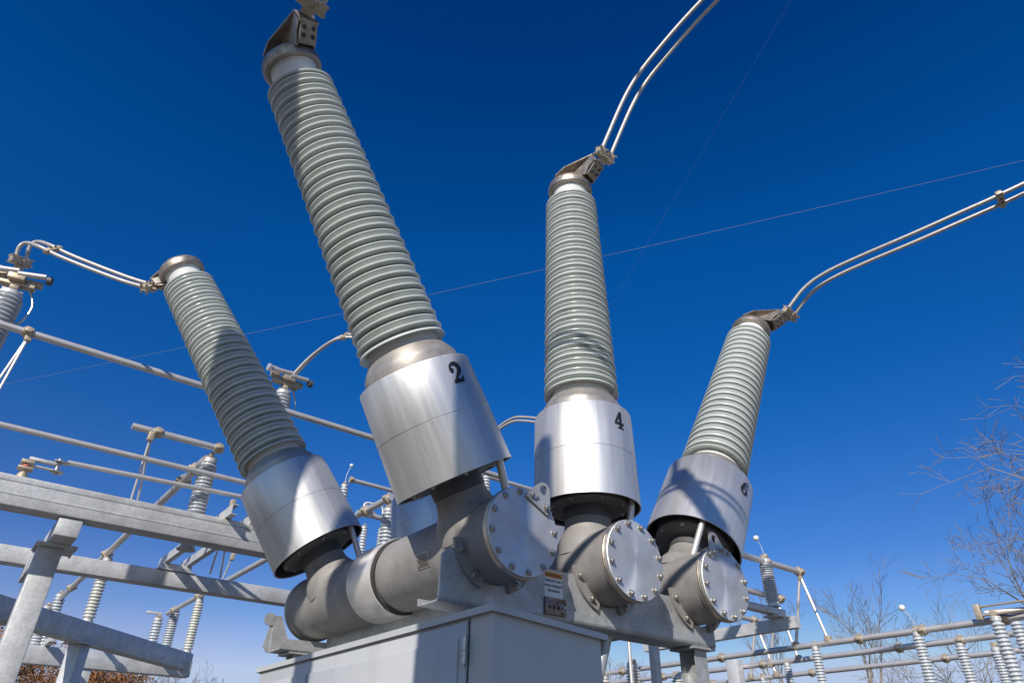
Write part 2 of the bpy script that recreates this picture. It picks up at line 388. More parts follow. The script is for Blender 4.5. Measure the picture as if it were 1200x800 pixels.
CABLE_ENDS = {}
pole_labels = ['grey breaker pole numbered 2, nearest, leaning far left over the cabinet',
               'grey breaker pole numbered 4 with an upright bushing, between the poles numbered 2 and 6',
               'grey breaker pole numbered 6, farthest, its bushing leaning right']
for i in range(3):
    ex = i*P
    pole = empty('breaker_pole', (ex, YL/2, ZT-.28), pole_labels[i], 'circuit breaker', 'circuit breaker poles side by side on the support frame')
    off = Vector((0, -YL/2, .28))
    tx = (-TX, 0, TX)[i]
    df = Vector((tx, .006, 1)).normalized(); dr_ = Vector((tx, TB, 1)).normalized()
    # tank, along y
    ym = Matrix.Translation(off) @ Matrix.Rotation(-pi/2, 4, 'X')       # local z -> +y
    b = MB()
    b.lathe([(.299,.034),(.300,.040),(.300,.066),(.292,.072),(.286,.076),(.283,.10),(.283,1.50),(.270,1.52),(.268,2.05),(.283,2.10),
             (.285,2.3),(.285,3.05),(.283,3.20),(.296,3.215),(.300,3.23),(.300,3.262),(.292,3.27)], 96, ym)
    for (yy, dd) in ((YA, df), (YB, dr_)):
        nb = tank_neck(yy, dd); b.add([Vector(v)+off for v in nb.v], nb.f)
    # foot lugs under the tank
    tank = b.obj('tank', 'cast', pole, 32)
    MB().lathe([(.285,1.565),(.307,1.57),(.309,1.576),(.309,1.965),(.307,1.971),(.285,1.975)], 96, ym).obj('sleeve','sleeve', tank, 30)
    sm_ = MB().lathe([(.286,1.535),(.300,1.54),(.300,1.57)], 96, ym, caps=False); sm_.obj('sleeve_gasket','rubber', tank)
    # rear blank cover + bolts
    MB().lathe([(.297,3.27),(.297,3.292),(.285,3.296),(.0001,3.297)], 72, ym).obj('rear_cover','cover', tank, 30)
    # front cover
    cov = MB().lathe([(.295,.030),(.2975,.024),(.2975,.004),(.294,0),(.0001,-.0005)], 96, ym).obj('end_cover','cover', pole, 30)
    MB().lathe([(.2985,.024),(.303,.027),(.303,.034),(.299,.037),(.3035,.041),(.3035,.050),(.299,.053)], 96, ym, caps=False).obj('gasket_ring','ring', cov, 30)
    skip = {0:(), 1:(), 2:()}[i]
    for c in bolt_circle(12, .266, 0.0, radians((8, 12, 10)[i])):
        inst('bolt', m_cbolt, cov, Vector(off) + c)
    if i != 1:
        # lifting lug plate on the top right edge of the cover
        la = radians({0:63, 2:106}[i]); lb = MB()
        rad = Vector((cos(la),0,sin(la))); tan_ = Vector((-sin(la),0,cos(la)))
        outl = [(.215,-.105),(.215,.105),(.262,.105)] + [(.352+.058*cos(q), .058*sin(q)*1.0) for q in [radians(k) for k in range(75,-76,-15)]] + [(.262,-.105)]
        ring_in = [(.352+.034*cos(radians(k)), .034*sin(radians(k))) for k in range(0,360,20)]
        tris = tessellate_polygon([[Vector((a,c,0)) for a,c in outl],[Vector((a,c,0)) for a,c in ring_in]])
        allp = outl + ring_in; n_ = len(allp); no = len(outl)
        for t0 in (0,):
            vs = [rad*a + tan_*c + Vector((0,-.004,0)) + off for a,c in allp] + [rad*a + tan_*c + Vector((0,-.020,0)) + off for a,c in allp]
            fs = [tuple(t) for t in tris] + [tuple(q+n_ for q in t)[::-1] for t in tris]
            fs += [(q,(q+1)%no,n_+(q+1)%no,n_+q) for q in range(no)]
            ni = len(ring_in); fs += [(no+q, n_+no+q, n_+no+(q+1)%ni, no+(q+1)%ni) for q in range(ni)]
            lb.add(vs, fs)
        lug = lb.obj('lifting_lug','galv', pole, 30)
        for q in (-.070,.070): inst('bolt', m_cbolt, lug, rad*.250 + tan_*q + Vector((0,-.020,0)) + off)
    # mounting foot: crescent flange, bolted to the beam web
    for yy, sgn in ((.322, 1),):
        for (a0, a1) in ((186, 250), (290, 354)):
            ins_ = [(.281*cos(radians(a)), .281*sin(radians(a))) for a in range(a0, a1+1, 4)]
            ous = [(.352*cos(radians(a)), .352*sin(radians(a))) for a in range(a1, a0-1, -4)]
            fb = MB().prism(ins_+ous, yy-.024, yy, lambda a,c,t: Vector((a,t,c))+off)
            ft = fb.obj('mounting_foot','cast', tank, 30)
            for aa in (a0+14, a1-16):
                inst('bolt', m_cbolt, ft, Vector((.318*cos(radians(aa)), yy-.026, .318*sin(radians(aa))))+off)
    # bushings
    for rear, (yy, dd) in enumerate(((YA, df), (YB, dr_))):
        q = frame_mx((0,0,0), dd, (1,0,0)).to_quaternion()
        lo = Vector((0,yy,0)) + off
        num = '246'[i]
        lab = (['bushing marked 2, closest and largest, darkened under its cap','upright bushing marked 4','bushing marked 6 leaning right'][i] if not rear else
               ['rear bushing crossed by a broad shadow, with no number in view','rear bushing hidden behind bushing 2','rear bushing hidden behind bushing 4'][i])
        bu = inst('bushing', m_sheds, pole, lo, q, lab)
        inst('collar', m_collar, bu); inst('collar_band', m_band, bu)
        sh = inst('shield', m_shield, bu); inst('shield_shade', m_inner_shade, bu)
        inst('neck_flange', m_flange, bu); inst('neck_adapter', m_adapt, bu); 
        for k in range(8):
            a = 2*pi*(k+.5)/8; inst('flange_bolt', m_fbolt, bu, (.318*cos(a), .318*sin(a), .506))
        inst('cap_band', m_neckband, bu); inst('cap', m_cap, bu)
        # terminal faces its conductor: local rotation about the axis
        goal = Vector(((.05,-1,.0),(.22,-1,.0),(.45,-1,.0))[i]) if not rear else Vector((-1,1,-.3))
        loc_goal = q.inverted() @ goal; ang = math.atan2(loc_goal.y, loc_goal.x)
        tq = Quaternion((0,0,1), ang)
        lm = tq.to_matrix().to_4x4() @ tilt_by(30 if rear else (12, 8, 1)[i]) @ Matrix.Diagonal((.74,.80,1,1) if rear else (1,1,1,1))
        for nm_, me_ in (('terminal_bracket', m_term), ('terminal_bolts', m_tbolts)):
            o_ = inst(nm_, me_, bu, lm.translation, lm.to_quaternion()); o_.scale = lm.to_scale()
        wm = Matrix.Translation(Vector((ex, YL/2, ZT-.28)) + lo) @ q.to_matrix().to_4x4() @ lm
        CABLE_ENDS[(i,rear)] = (wm @ TILT @ Vector((.40,0,CAPZ-.055)), (wm.to_3x3() @ TILT.to_3x3() @ Vector((1,0,.0))).normalized(), (wm.to_3x3() @ Vector((0,1,0))).normalized())
        # conduit from tank top to the inside of the shield
        ca = radians({0:-62,1:-60,2:-128}[i] if not rear else -60)
        a_ = Vector((.255*cos(ca), .255*sin(ca), .20)); b_ = Vector((.40*cos(ca), .40*sin(ca), .66))
        a2 = Vector((.36*cos(ca), .36*sin(ca), .12)) if False else Vector((.31*cos(ca), .31*sin(ca), .16))
        MB().tube([a2, b_], .028, 16).obj('conduit','tube', bu)
        if not rear:
            tt = DIG_T[num]; rc = sr0 + (sr1-sr0)*(tt-T_SB)/(T_ST-T_SB)
            dm = digit_mesh(num, rc)
            mx = Matrix.Rotation(radians(DIG_A[num]), 4, 'Z'); mx.translation = Vector((0,0,tt))
            d2 = MB().add(dm.v, dm.f, mx)
            d2.obj('number', 'ink', bu, fix=False)['label'] = 'black numeral %s' % num
# nameplate on the nearest tank
first_tank = [o for o in COL.objects if o.name == 'tank'][0]
off = Vector((0,-YL/2,.28))
npb = MB(); A0, A1 = radians(184), radians(206)
grid = [(a,y) for y in (.93,1.13) for a in (A0,A1)]
def cyl(a,y,r): return Vector((r*cos(a),y,r*sin(a)))+off
vs=[];fs=[]
for j,y in enumerate((.74,.90)):
    for k in range(7): vs.append(cyl(A0+(A1-A0)*k/6,y,.2865))
fs=[(k,k+1,k+8,k+7) for k in range(6)]
npl = MB().add(vs,fs).obj('nameplate','collar', first_tank, fix=False)
tx_ = MB(); random.seed(3)
for row in range(6):
    a = A0+(A1-A0)*(.12+row*.14); y = .755
    while y < .87:
        wl = random.uniform(.012,.035); vs=[cyl(aa,yy_,.2872) for aa in (a,a+(A1-A0)*.085) for yy_ in (y,min(y+wl,.89))]
        tx_.add(vs,[(0,1,3,2)]); y += wl+.006
tx_.obj('nameplate_print','ink', npl, fix=False)

# ------------------------------------------------------------------ support frame
fr = empty('support_frame', (1.0, 1.6, 0), 'galvanised steel frame with cradle beams and legs carrying the three breaker poles', 'steel frame')
FO = Vector((-1.0,-1.6,0))
def cradle(y, s):
    """web with humps beside each tank, bent bottom flange running to +y*s"""
    b = MB(); x0, x1, zb = -.43, 2.33, 2.552
    up = [(x0,zb+.03),(x0,2.84)]
    for i in range(3):
        cx = i*P
        a0 = math.asin(( 2.90-ZT)/.292)
        lft = cx-.292*cos(a0)
        if i == 0 and s < 0:
            up[:] = [(x0,zb+.03),(x0-.01,2.86),(x0+.06,2.87),(x0+.15,zb+.13)]
            up += [(.12,2.69),(.30,2.79),(.40,2.88)]; continue
        if i == 0: up += [(x0+.06,2.90)]
        up += [(lft-.06,2.90)]
        for k in range(13):
            a = pi - a0 + (pi + 2*a0)*k/12
            up.append((cx+.292*cos(a), ZT+.292*sin(a)))
        up += [(cx+.292*cos(a0)+.05, 2.90)]
    up += [(x1-.02,2.80),(x1,2.74),(x1,zb+.03)]
    b.prism(up, y, y+.012*s, lambda a,c,t: Vector((a,t,c))+FO)
    rad = [(0,.03),(.004*s,.016),(.012*s,.005),(.026*s,0),(.24*s,0),(.252*s,.008),(.255*s,.05)]
    prof_o = rad; prof_i = [(.012*s,.03),(.016*s,.020),(.026*s,.012),(.232*s,.012),(.243*s,.05)]
    loop = prof_o + prof_i[::-1]
    b.prism([(p[0],p[1]) for p in loop], x0, x1, lambda a,c,t: Vector((t,y+a,zb+c))+FO)
    return b
bm1 = cradle(.325, 1).obj('front_beam','galv', fr, 40)
bm2 = cradle(3.12, -1).obj('rear_beam','galv', fr, 40)
hb = MB()
for k in range(9):
    x = .55 + k*.21
    hb.lathe([(.011,2.5515),(.011,2.5505)], 12, Matrix.Translation(Vector((x,.44,0))+FO))
hb.obj('beam_holes','rubber', bm1)
# lifting disc lug on the rear beam's left end
lg = MB().prism([(-.30,2.552),(-.45,2.552),(-.49,2.60),(-.45,2.86),(-.40,2.87),(-.30,2.72)], 3.12, 3.132, lambda a,c,t: Vector((a,t,c))+FO)
lg.lathe([(.055,0),(.055,.012)], 24, frame_mx(Vector((-.475,3.12,2.83))+FO,(0,-1,0)))
lg.obj('end_lug','galv', fr, 30)
# legs: wide flange columns with cap plates
def wf_leg(x, y, ztop, w=.15, d=.16):
    b = MB(); t=.011
    b.box((x-w/2,y-d/2,0),(x+w/2,y-d/2+t,ztop)); b.box((x-w/2,y+d/2-t,0),(x+w/2,y+d/2,ztop)); b.box((x-t/2,y-d/2+t,0),(x+t/2,y+d/2-t,ztop))
    b.box((x-w/2-.06,y-d/2-.05,ztop+.001),(x+w/2+.06,y+d/2+.05,ztop+.018))
    b.box((x-w/2-.08,y-d/2-.08,.0),(x+w/2+.08,y+d/2+.08,.02))
    return MB().add([Vector(v)+FO for v in b.v], b.f)
for (x,y) in ((2.16,.44),(2.16,3.02),(-.2,3.0),(1.25,.46)):
    if (x,y)==(1.25,.46): continue
    wf_leg(x,y,2.53).obj('leg','galv', fr, 30)
for side in ((2.16,.50,2.50,2.16,2.95,.6),):
    pass
br = MB().tube([Vector((1.22,.50,2.55))+FO, Vector((.72,.62,1.0))+FO], .045, 16); br.obj('brace','galv', fr)
MB().tube([Vector((1.0,.43,2.545))+FO, Vector((.93,.60,1.2))+FO], .035, 16).obj('brace','galv', fr)
# tie channels along y between beams
tb_=MB(); tb_.box(Vector((.10,.60,2.565))+FO, Vector((.22,3.10,2.745))+FO); tb_.obj('tie_beam','galv', fr)
tb_=MB(); tb_.box(Vector((.70,.60,2.57))+FO, Vector((.76,2.86,2.70))+FO); tb_.obj('tie_beam','galv', fr)
tb_=MB(); tb_.box(Vector((1.40,.60,2.57))+FO, Vector((1.46,2.86,2.70))+FO); tb_.obj('tie_beam','galv', fr)
# mechanism housing between poles, under the tanks
mh = MB().box(Vector((.60,.75,2.20))+FO, Vector((1.25,1.7,2.60))+FO, bev=.02); mh.obj('drive_housing','dark', fr)
# warning label and ground pad on the web
wy = .325-.0025
lx0,lx1,lz0,lz1 = .447,.618,2.705,2.885
lb = MB().prism([(lx0,lz0),(lx1,lz0),(lx1,lz1),(lx0,lz1)], wy, .325, lambda a,c,t: Vector((a,t,c))+FO).obj('warning_label','labelw', fr)
lb['label']='white label with an orange WARNING strip'
MB().add([Vector((x,wy-.0015,z))+FO for x,z in ((lx0+.004,lz1-.044),(lx1-.004,lz1-.044),(lx1-.004,lz1-.004),(lx0+.004,lz1-.004))],[(0,1,2,3)]).obj('warning_strip','labelo', lb, fix=False)
def text(s, size, loc, rotm, mat, parent, name='lettering', align='CENTER', xs=1.0):
    c = bpy.data.curves.new(name,'FONT'); c.body = s; c.size = size; c.align_x = align; c.extrude = .0004; c.offset = size*.012
    o = bpy.data.objects.new(name, c); COL.objects.link(o)
    dg = bpy.context.evaluated_depsgraph_get(); me = bpy.data.meshes.new_from_object(o.evaluated_get(dg))
    bpy.data.objects.remove(o); me.materials.clear(); me.materials.append(M[mat])
    o = bpy.data.objects.new(name, me); COL.objects.link(o); o.parent = parent
    m = rotm.copy(); m.translation = Vector(loc); me.transform(Matrix.Diagonal((xs,1,1,1))); me.transform(m); return o
RX = Matrix.Rotation(pi/2, 4, 'X')
xc = (lx0+lx1)/2
text('WARNING', .034, Vector((xc,wy-.003,lz1-.038))+FO, RX, 'ink', lb)
for k, s in enumerate(('FORKLIFT ONLY','WITH FORKLIFT','PROVISION')):
    text(s, .0225, Vector((xc,wy-.003,lz1-.074-k*.034))+FO, RX, 'ink', lb)
gp = MB().box(Vector((lx0-.005,.308,2.585))+FO, Vector((lx1+.02,.3245,2.700))+FO, bev=.003).obj('ground_pad','bronze', fr)
ho = MB()
for k,(dx,dz) in enumerate(((.035,.05),(.075,.05),(.115,.05),(.04,.085),(.10,.085),(.02,.02),(.15,.02))):
    ho.lathe([(.013 if k<3 else .006,0),(.013 if k<3 else .006,.0012)], 14, frame_mx(Vector((lx0+dx,.3078,2.585+dz))+FO,(0,-1,0)))
ho.obj('pad_holes','rubber', gp)
MB().hexbolt(frame_mx(Vector((lx0+.155,.3078,2.64))+FO,(0,-1,0)), .017, .02).obj('pad_bolt','bolt', gp)

# ------------------------------------------------------------------ control cabinet
cx0, cy0, czt = -.63, -.53, 2.358
cx1, cy1 = .125, 2.66
cab = empty('control_cabinet', ((cx0+cx1)/2, (cy0+cy1)/2, 0), 'light grey painted steel control cabinet with a hinged door below the breaker pole numbered 2', 'cabinet')
CO = -Vector(((cx0+cx1)/2, (cy0+cy1)/2, 0))
slope = -.055
def roofz(x): return czt + slope*(x-cx0)/(cx1-cx0)
bd = MB()
poly = [(cx0,.35),(cx1,.35),(cx1,roofz(cx1)-.002),(cx0,roofz(cx0)-.002)]
bd.prism(poly, cy0, cy1, lambda a,c,t: Vector((a,t,c))+CO)
bd.obj('cabinet_body','box', cab)
rf = MB(); o_=.028
rf.prism([(cx0-o_,roofz(cx0-o_)),(cx1+o_,roofz(cx1+o_)),(cx1+o_,roofz(cx1+o_)+.006),(cx0-o_,roofz(cx0-o_)+.006)], cy0-o_, cy1+o_, lambda a,c,t: Vector((a,t,c))+CO)
h_=.040
rf.prism([(cx0-o_-.003,roofz(cx0)-h_+.012),(cx0-o_,roofz(cx0)-h_+.012),(cx0-o_,roofz(cx0-o_)+.006),(cx0-o_-.003,roofz(cx0-o_)+.006)], cy0-o_-.003, cy1+o_+.003, lambda a,c,t: Vector((a,t,c))+CO)
for yy in (cy0-o_-.003, cy1+o_):
    rf.prism([(cx0-o_,roofz(cx0)-h_+.012),(cx1+o_,roofz(cx1)-h_+.012),(cx1+o_,roofz(cx1+o_)+.006),(cx0-o_,roofz(cx0-o_)+.006)], yy, yy+.003, lambda a,c,t: Vector((a,t,c))+CO)
rf.prism([(cx1+o_,roofz(cx1)-h_+.012),(cx1+o_+.003,roofz(cx1)-h_+.012),(cx1+o_+.003,roofz(cx1+o_)+.006),(cx1+o_,roofz(cx1+o_)+.006)], cy0-o_-.003, cy1+o_+.003, lambda a,c,t: Vector((a,t,c))+CO)
rf.obj('cabinet_roof','box', cab)
# door on the -X face
hy = cy0+.205
dr = MB().box(Vector((cx0-.018,hy+.006,.45))+CO, Vector((cx0-.001,cy1-.05,czt-.045))+CO, bev=.003).obj('door','box', cab, 30)
# raised door panel
MB().box(Vector((cx0-.030,hy+.065,.52))+CO, Vector((cx0-.0185,1.62,czt-.125))+CO, bev=.004).obj('door_panel','box', dr, 30)
MB().box(Vector((cx0-.030,1.66,.52))+CO, Vector((cx0-.0185,cy1-.10,czt-.125))+CO, bev=.004).obj('door_panel','box', dr, 30)
MB().box(Vector((cx0-.0022,hy-.003,.45))+CO, Vector((cx0-.0002,hy+.006,czt-.03))+CO).obj('door_seam','rubber', cab)
for z in (2.17,1.2,.6):
    hg = MB(); hg.lathe([(.013,0),(.013,.062)],14,Matrix.Translation(Vector((cx0-.028,hy+.002,z-.066))+CO)); hg.lathe([(.013,0),(.013,.062)],14,Matrix.Translation(Vector((cx0-.028,hy+.002,z))+CO))
    hg.lathe([(.006,-.01),(.006,.15)],10,Matrix.Translation(Vector((cx0-.028,hy+.002,z-.07))+CO))
    hg.obj('hinge','bolt', cab, 30)
ds = MB()
for (y,z) in ((hy+.045,czt-.075),(hy+.045,czt-.115),(1.1,czt-.05),(1.9,czt-.05),(2.5,czt-.06)):
    ds.hexbolt(frame_mx(Vector((cx0-.0185,y,z))+CO,(-1,0,0)), .008,.006)
for y in (hy+.13, .35, .75, 1.2): ds.hexbolt(frame_mx(Vector((cx0-.031,y,2.10-.02*(y>0.5)))+CO,(-1,0,0)), .007,.004)
ds.obj('door_screws','bolt', dr, 30)
for (x,y) in ((cx0+.06,cy0+.06),(cx1-.06,cy0+.06),(cx0+.06,cy1-.06),(cx1-.06,cy1-.06)):
    MB().box(Vector((x-.04,y-.04,0))+CO, Vector((x+.04,y+.04,.35))+CO).obj('cabinet_leg','galv', cab)

# ------------------------------------------------------------------ conductors
_cb = MB(); _cb.lathe([(.0085,-.062),(.0085,.062)],8)
for _e in (-1,1): _cb.lathe([(.014,0),(.014,.014)],6, Matrix.Translation((0,0,_e*.05-.007)))
m_clampbolt = _cb.mesh('clamp_bolt','bolt',30)
m_spbolt = MB().hexbolt(Matrix.Identity(4), .010,.012).mesh('spacer_bolt','dark',30)
def conductor(name, path, sep, label, n=40, r=.023, spacer=None, clamp0=True, clamp1=False, group='twin conductors between the bushings and the yard'):
    """twin aluminium conductor: path points, sep = vector between the two"""
    base = Vector(path[0]); t = empty(name, base, label, 'conductor', group)
    pts = bez(path, n)
    for s in (-.5, .5):
        MB().tube([p - base + sep*s for p in pts], r, 12).obj('strand','cable', t)
    for k in (spacer or ()):
        i = int(k*(len(pts)-1)); p = pts[i]-base; d = (pts[min(i+1,len(pts)-1)]-pts[max(0,i-1)]).normalized()
        m = frame_mx(p, d, sep); b = MB()
        L_ = sep.length/2
        b.box((-L_-.045,-.032,-.035),(L_+.045,.032,.035), m, bev=.014)
        sp = b.obj('spacer','clamp', t, 30)
        for q in (-.03,.03):
            fm = frame_mx(m @ Vector((q,-.032,0)), m.to_3x3() @ Vector((0,-1,0))); inst('spacer_bolt', m_spbolt, sp, fm.translation, fm.to_quaternion())
    def clampblock(p, d, name='clamp'):
        m = frame_mx(p, d, sep); b = MB(); L_ = sep.length/2
        for s in (-L_, L_):
            b.box((s-.046,-.036,-.055),(s+.046,.036,.055), m, bev=.008)
            b.box((s-.052,.012,-.05),(s+.052,.030,.05), m, bev=.006)
        b.box((-L_,-.022,-.03),(L_,.022,.03), m, bev=.004)
        b.box((-.05,-.012,-.105),(.05,.012,.0), m, bev=.004)
        c = b.obj(name,'clamp', t, 30)
        for s in (-L_, L_):
            for q in (-.044,.044):
                for zz in (-.038,.038):
                    fm = m @ Matrix.Translation((s+q,0,zz)) @ Matrix.Rotation(pi/2,4,'X')
                    inst('clamp_bolt', m_clampbolt, c, fm.translation, fm.to_quaternion())
    if clamp0: clampblock(pts[0]-base, (pts[1]-pts[0]).normalized())
    if clamp1: clampblock(pts[-1]-base, (pts[-2]-pts[-1]).normalized())
    return t

# front conductors sweep up and towards the viewer
e4, d4, s4 = CABLE_ENDS[(1,0)]
a4 = e4 + d4*.10
p4 = [a4] + [at(px,py,x=a4.x+dx) for px,py,dx in ((743,107,.12),(783,54,.26),(832,0,.42),(885,-52,.6))]
conductor('twin_conductor', p4, Vector((.125,.0,-.03)), 'twin grey conductor rising from the cap of bushing 4 to the top edge', 50)
e6, d6, s6 = CABLE_ENDS[(2,0)]
a6 = e6 + d6*.10
p6 = [a6] + [at(px,py,x=a6.x+dx) for px,py,dx in ((946,341,.06),(971,323,.12),(1010,304.6,.2),(1070,279,.32),(1130,252.5,.45),(1172.6,233.6,.55),(1230,206,.7),(1300,168,.85))]
conductor('twin_conductor', p6, Vector((.135,.0,-.03)), 'sunlit twin conductor arching right from bushing 6 with a bolted spacer', 64, spacer=(.76,))
e2, d2, s2 = CABLE_ENDS[(0,0)]
a2 = e2 + d2*.10 + Vector((0,0,.03))
conductor('twin_conductor', [a2, a2+Vector((.02,-.5,.32)), a2+Vector((.06,-1.7,.55)), a2+Vector((.15,-4.0,.7))], Vector((.15,0,-.01)), 'shaded conductor clamp and twin conductor above the cap of bushing 2', 40)

# ------------------------------------------------------------------ post insulators
def post_meshes(h, r, n, mat, key):
    hc = .055
    pr = []
    pitch = (h-2*hc-.04)/n
    for k in range(n):
        z = hc+.02+k*pitch
        for a,b_ in ((0,.70),(.14,.74),(.26,.96),(.32,1.0),(.44,1.0),(.60,.95),(.80,.76),(.92,.70)):
            pr.append((r*b_, z+a*pitch))
    pr.append((r*.62, h-hc-.02))
    return (MB().lathe([(r*.6,hc*.9)]+pr+[(r*.6,h-hc*.9)], 28).mesh('shed_stack', mat, 50),
            MB().lathe([(r*1.0,0),(r*1.0,.015),(r*.82,.018),(r*.80,hc),(r*.6,hc+.01)], 28).mesh('base_flange','galv2',30),
            MB().lathe([(r*.62,h-hc-.01),(r*.80,h-hc),(r*.80,h-.012),(r*.7,h)], 28).mesh('top_cap','galv2',30))
PM = {}
def post(loc, h, r, n, mat, label, group, wand=None, cat='insulator'):
    key = (round(h,2), r, n, mat)
    if key not in PM: PM[key] = post_meshes(h, r, n, mat, key)
    t = empty('post_insulator', loc, label, cat, group)
    for nm, me in zip(('shed_stack','base_flange','top_cap'), PM[key]): inst(nm, me, t)
    # bolted mounting lugs at the cap
    b = MB().box((-r*.7,-r*.4,h),(r*.7,r*.4,h+.022), bev=.004)
    b.box((-r*.28,-r*.55,h+.022),(r*.28,r*.55,h+.08), bev=.01); b.obj('head_fitting','clamp', t, 30)
    if wand:
        q = MB().tube(bez([(0,0,h+.09),(wand[0]*.25,wand[1]*.25,h+.09+wand[2]*.5),(wand[0],wand[1],h+.09+wand[2])],8), .006, 6).obj('wand','galv2', t)
        s = MB(); 
        s.lathe([(.0001,-.045)]+[(.045*cos(radians(a)),.045*sin(radians(a))) for a in range(-75,76,15)]+[(.0001,.045)], 16, Matrix.Translation((wand[0],wand[1],h+.10+wand[2])))
        s.obj('ball_tip','white', q)
    return t

# ------------------------------------------------------------------ left steel stand (behind the breaker)
ls = empty('switch_stand', (-2.08, 5.4, 0), 'galvanised steel switch stand with two long box beams left of the breaker', 'steel stand')
LO = -Vector((-2.08,5.4,0))
def bar(lo, hi, name, parent, off_, mat='galv2', bev=.012):
    return MB().box(Vector(lo)+off_, Vector(hi)+off_, bev=bev).obj(name, mat, parent, 30)
bar((-6.0,4.80,3.855),(.75,5.05,4.165),'beam',ls,LO,bev=.02)
bar((-6.0,7.30,3.85),(3.4,7.52,4.06),'beam',ls,LO,bev=.016)
bar((-2.31,5.28,0),(-2.075,5.50,3.64),'post',ls,LO,bev=.014)
bar((-2.345,5.17,3.642),(-1.96,5.60,3.664),'cap_plate',ls,LO,bev=.003)
bar((-2.25,4.83,3.666),(-2.03,7.50,3.848),'crossarm',ls,LO,bev=.006)
bar((3.0,5.28,0),(3.25,5.50,3.64),'post',ls,LO,bev=.014)
bar((3.0,4.83,3.666),(3.25,7.50,3.848),'crossarm',ls,LO,bev=.006)
for x0_ in (-2.33,-1.985):
    for y0_ in (5.20,5.56):
        MB().hexbolt(frame_mx(Vector((x0_+.012,y0_,3.642))+LO,(0,0,-1)),.013,.016).obj('cap_bolt','bolt',ls,30)
bar((-6.0,4.795,4.095),(.745,4.7995,4.155),'beam_lip',ls,LO,bev=.001)
bar((-6.0,4.796,3.965),(.745,4.7995,3.985),'beam_lip',ls,LO,bev=.001)
for x in (-.64,-.34):
    b = MB(); b.prism([(0,0),(.07,0),(.07,.008),(.008,.008),(.008,.112),(.07,.112),(.07,.12),(0,.12)], 4.6, 7.7, lambda a,c,t,x=x: Vector((x+a,t,4.168+c))+LO)
    b.obj('base_channel','galv2',ls,30)
bar((-.72,7.28,4.063),(-.20,7.56,4.075),'cap_plate',ls,LO,bev=.003)
bar((-.66,7.33,4.077),(-.26,7.50,4.166),'channel_seat',ls,LO,bev=.003)
for y in (4.95,5.2,7.36,7.46):
    for x in (-.60,-.30): MB().hexbolt(frame_mx(Vector((x,y,4.289))+LO,(0,0,1)),.014,.02).obj('channel_bolt','bolt',ls,30)

G_SW = 'post insulators of the left switch stand'
COLI = post((-3.52,5.3,4.17), 2.22, .155, 36, 'porc2', 'tall blue-grey insulator cut off by the left edge under twin jumpers', G_SW)
COLB = post((-.13,5.3,4.31), 1.93, .125, 34, 'porc2', 'blue-grey insulator topped by switch jaws between bushing 1 and bushing 2', G_SW)
post((-.86,5.3,3.86), 1.15, .108, 22, 'porc2', 'shorter blue-grey insulator holding the diagonal tube behind the shadowed rear bushing', G_SW)

# switch heads with jaws: parts of the insulator that carries them
def switch_head(t, h, ang):
    m = Matrix.Translation((0,0,h)) @ Matrix.Rotation(ang,4,'Z')
    b = MB(); b.box((-.20,-.05,0),(.20,.05,.045), m, bev=.006); b.box((-.09,-.12,.045),(.09,.12,.12), m, bev=.01); b.box((-.24,-.035,.06),(-.12,.035,.22), m, bev=.006)
    b.box((.10,-.035,.05),(.26,.035,.12), m, bev=.008); jb = b.obj('switch_jaw','clamp',t,30)
    for s in (-.14,.14):
        MB().tube([m@Vector((s-.14,-.10,.12)), m@Vector((s+.14,-.10,.16))], .035, 14).obj('contact_tube','tube',jb)
    MB().lathe([(.05,0),(.055,.02),(.055,.05),(.03,.06)],20, m@Matrix.Translation((.30,-.10,.12))@Matrix.Rotation(pi/2,4,'Y')).obj('end_plug','dark',jb)
    MB().lathe([(.05,0),(.055,.02),(.055,.05),(.03,.06)],20, m@Matrix.Translation((-.30,-.10,.12))@Matrix.Rotation(-pi/2,4,'Y')).obj('end_plug','tube',jb)
    MB().tube(bez([m@Vector((.16,.05,.0)),m@Vector((.24,.05,-.20)),m@Vector((.20,.05,-.42)),m@Vector((.12,.05,-.5))],12), .013, 8).obj('arcing_horn','bolt',jb)
h0 = Vector((-3.52,5.3,6.32)); hB = Vector((-.13,5.3,6.34))
switch_head(COLI, 2.32, radians(-12)); switch_head(COLB, 2.03, radians(8))

# jumper from rear bushing of pole 1 to the left column
e1, d1, s1 = CABLE_ENDS[(0,1)]
E1 = e1 + d1*.06
jend = h0 + Vector((.05,-.02,.10))
dj = (jend-E1).normalized()
sepj = Vector((.18,.05,.0))
conductor('twin_conductor', [E1, at(150,328,y=E1.y+.2), at(112,314,y=E1.y+.45), at(75,299,y=E1.y+.7), at(52,288,y=E1.y+.85), at(38,284,y=5.15), at(29,289,y=5.22), at(24,306,y=5.27)], Vector((.09,.03,.09)),
          'twin jumper from the shadowed rear bushing to the insulator at the left edge', 84, spacer=(.50,), clamp1=True)

# jumper from hidden rear bushing of pole 2 to column B
e3, d3, s3 = CABLE_ENDS[(1,1)]
jB = hB + Vector((.08,0,.14))
E3 = e3 + d3*.05
mid3 = at(404,394,y=4.6)
conductor('twin_conductor', [E3, mid3, at(372,412,y=5.0), jB+Vector((0,0,.04))], Vector((.08,.03,.10)), 'short twin jumper between bushing 2 and the insulator behind it', 30, spacer=(.34,), clamp1=True)
e5, d5, s5 = CABLE_ENDS[(2,1)]
E5 = e5 + d5*.05
conductor('twin_conductor', [E5, at(618,491,y=4.7), at(598,493,y=5.1), at(578,510,y=5.5), at(572,545,y=5.6)], Vector((.05,.03,.10)), 'short twin jumper bending down between bushing 2 and shield 4', 30)

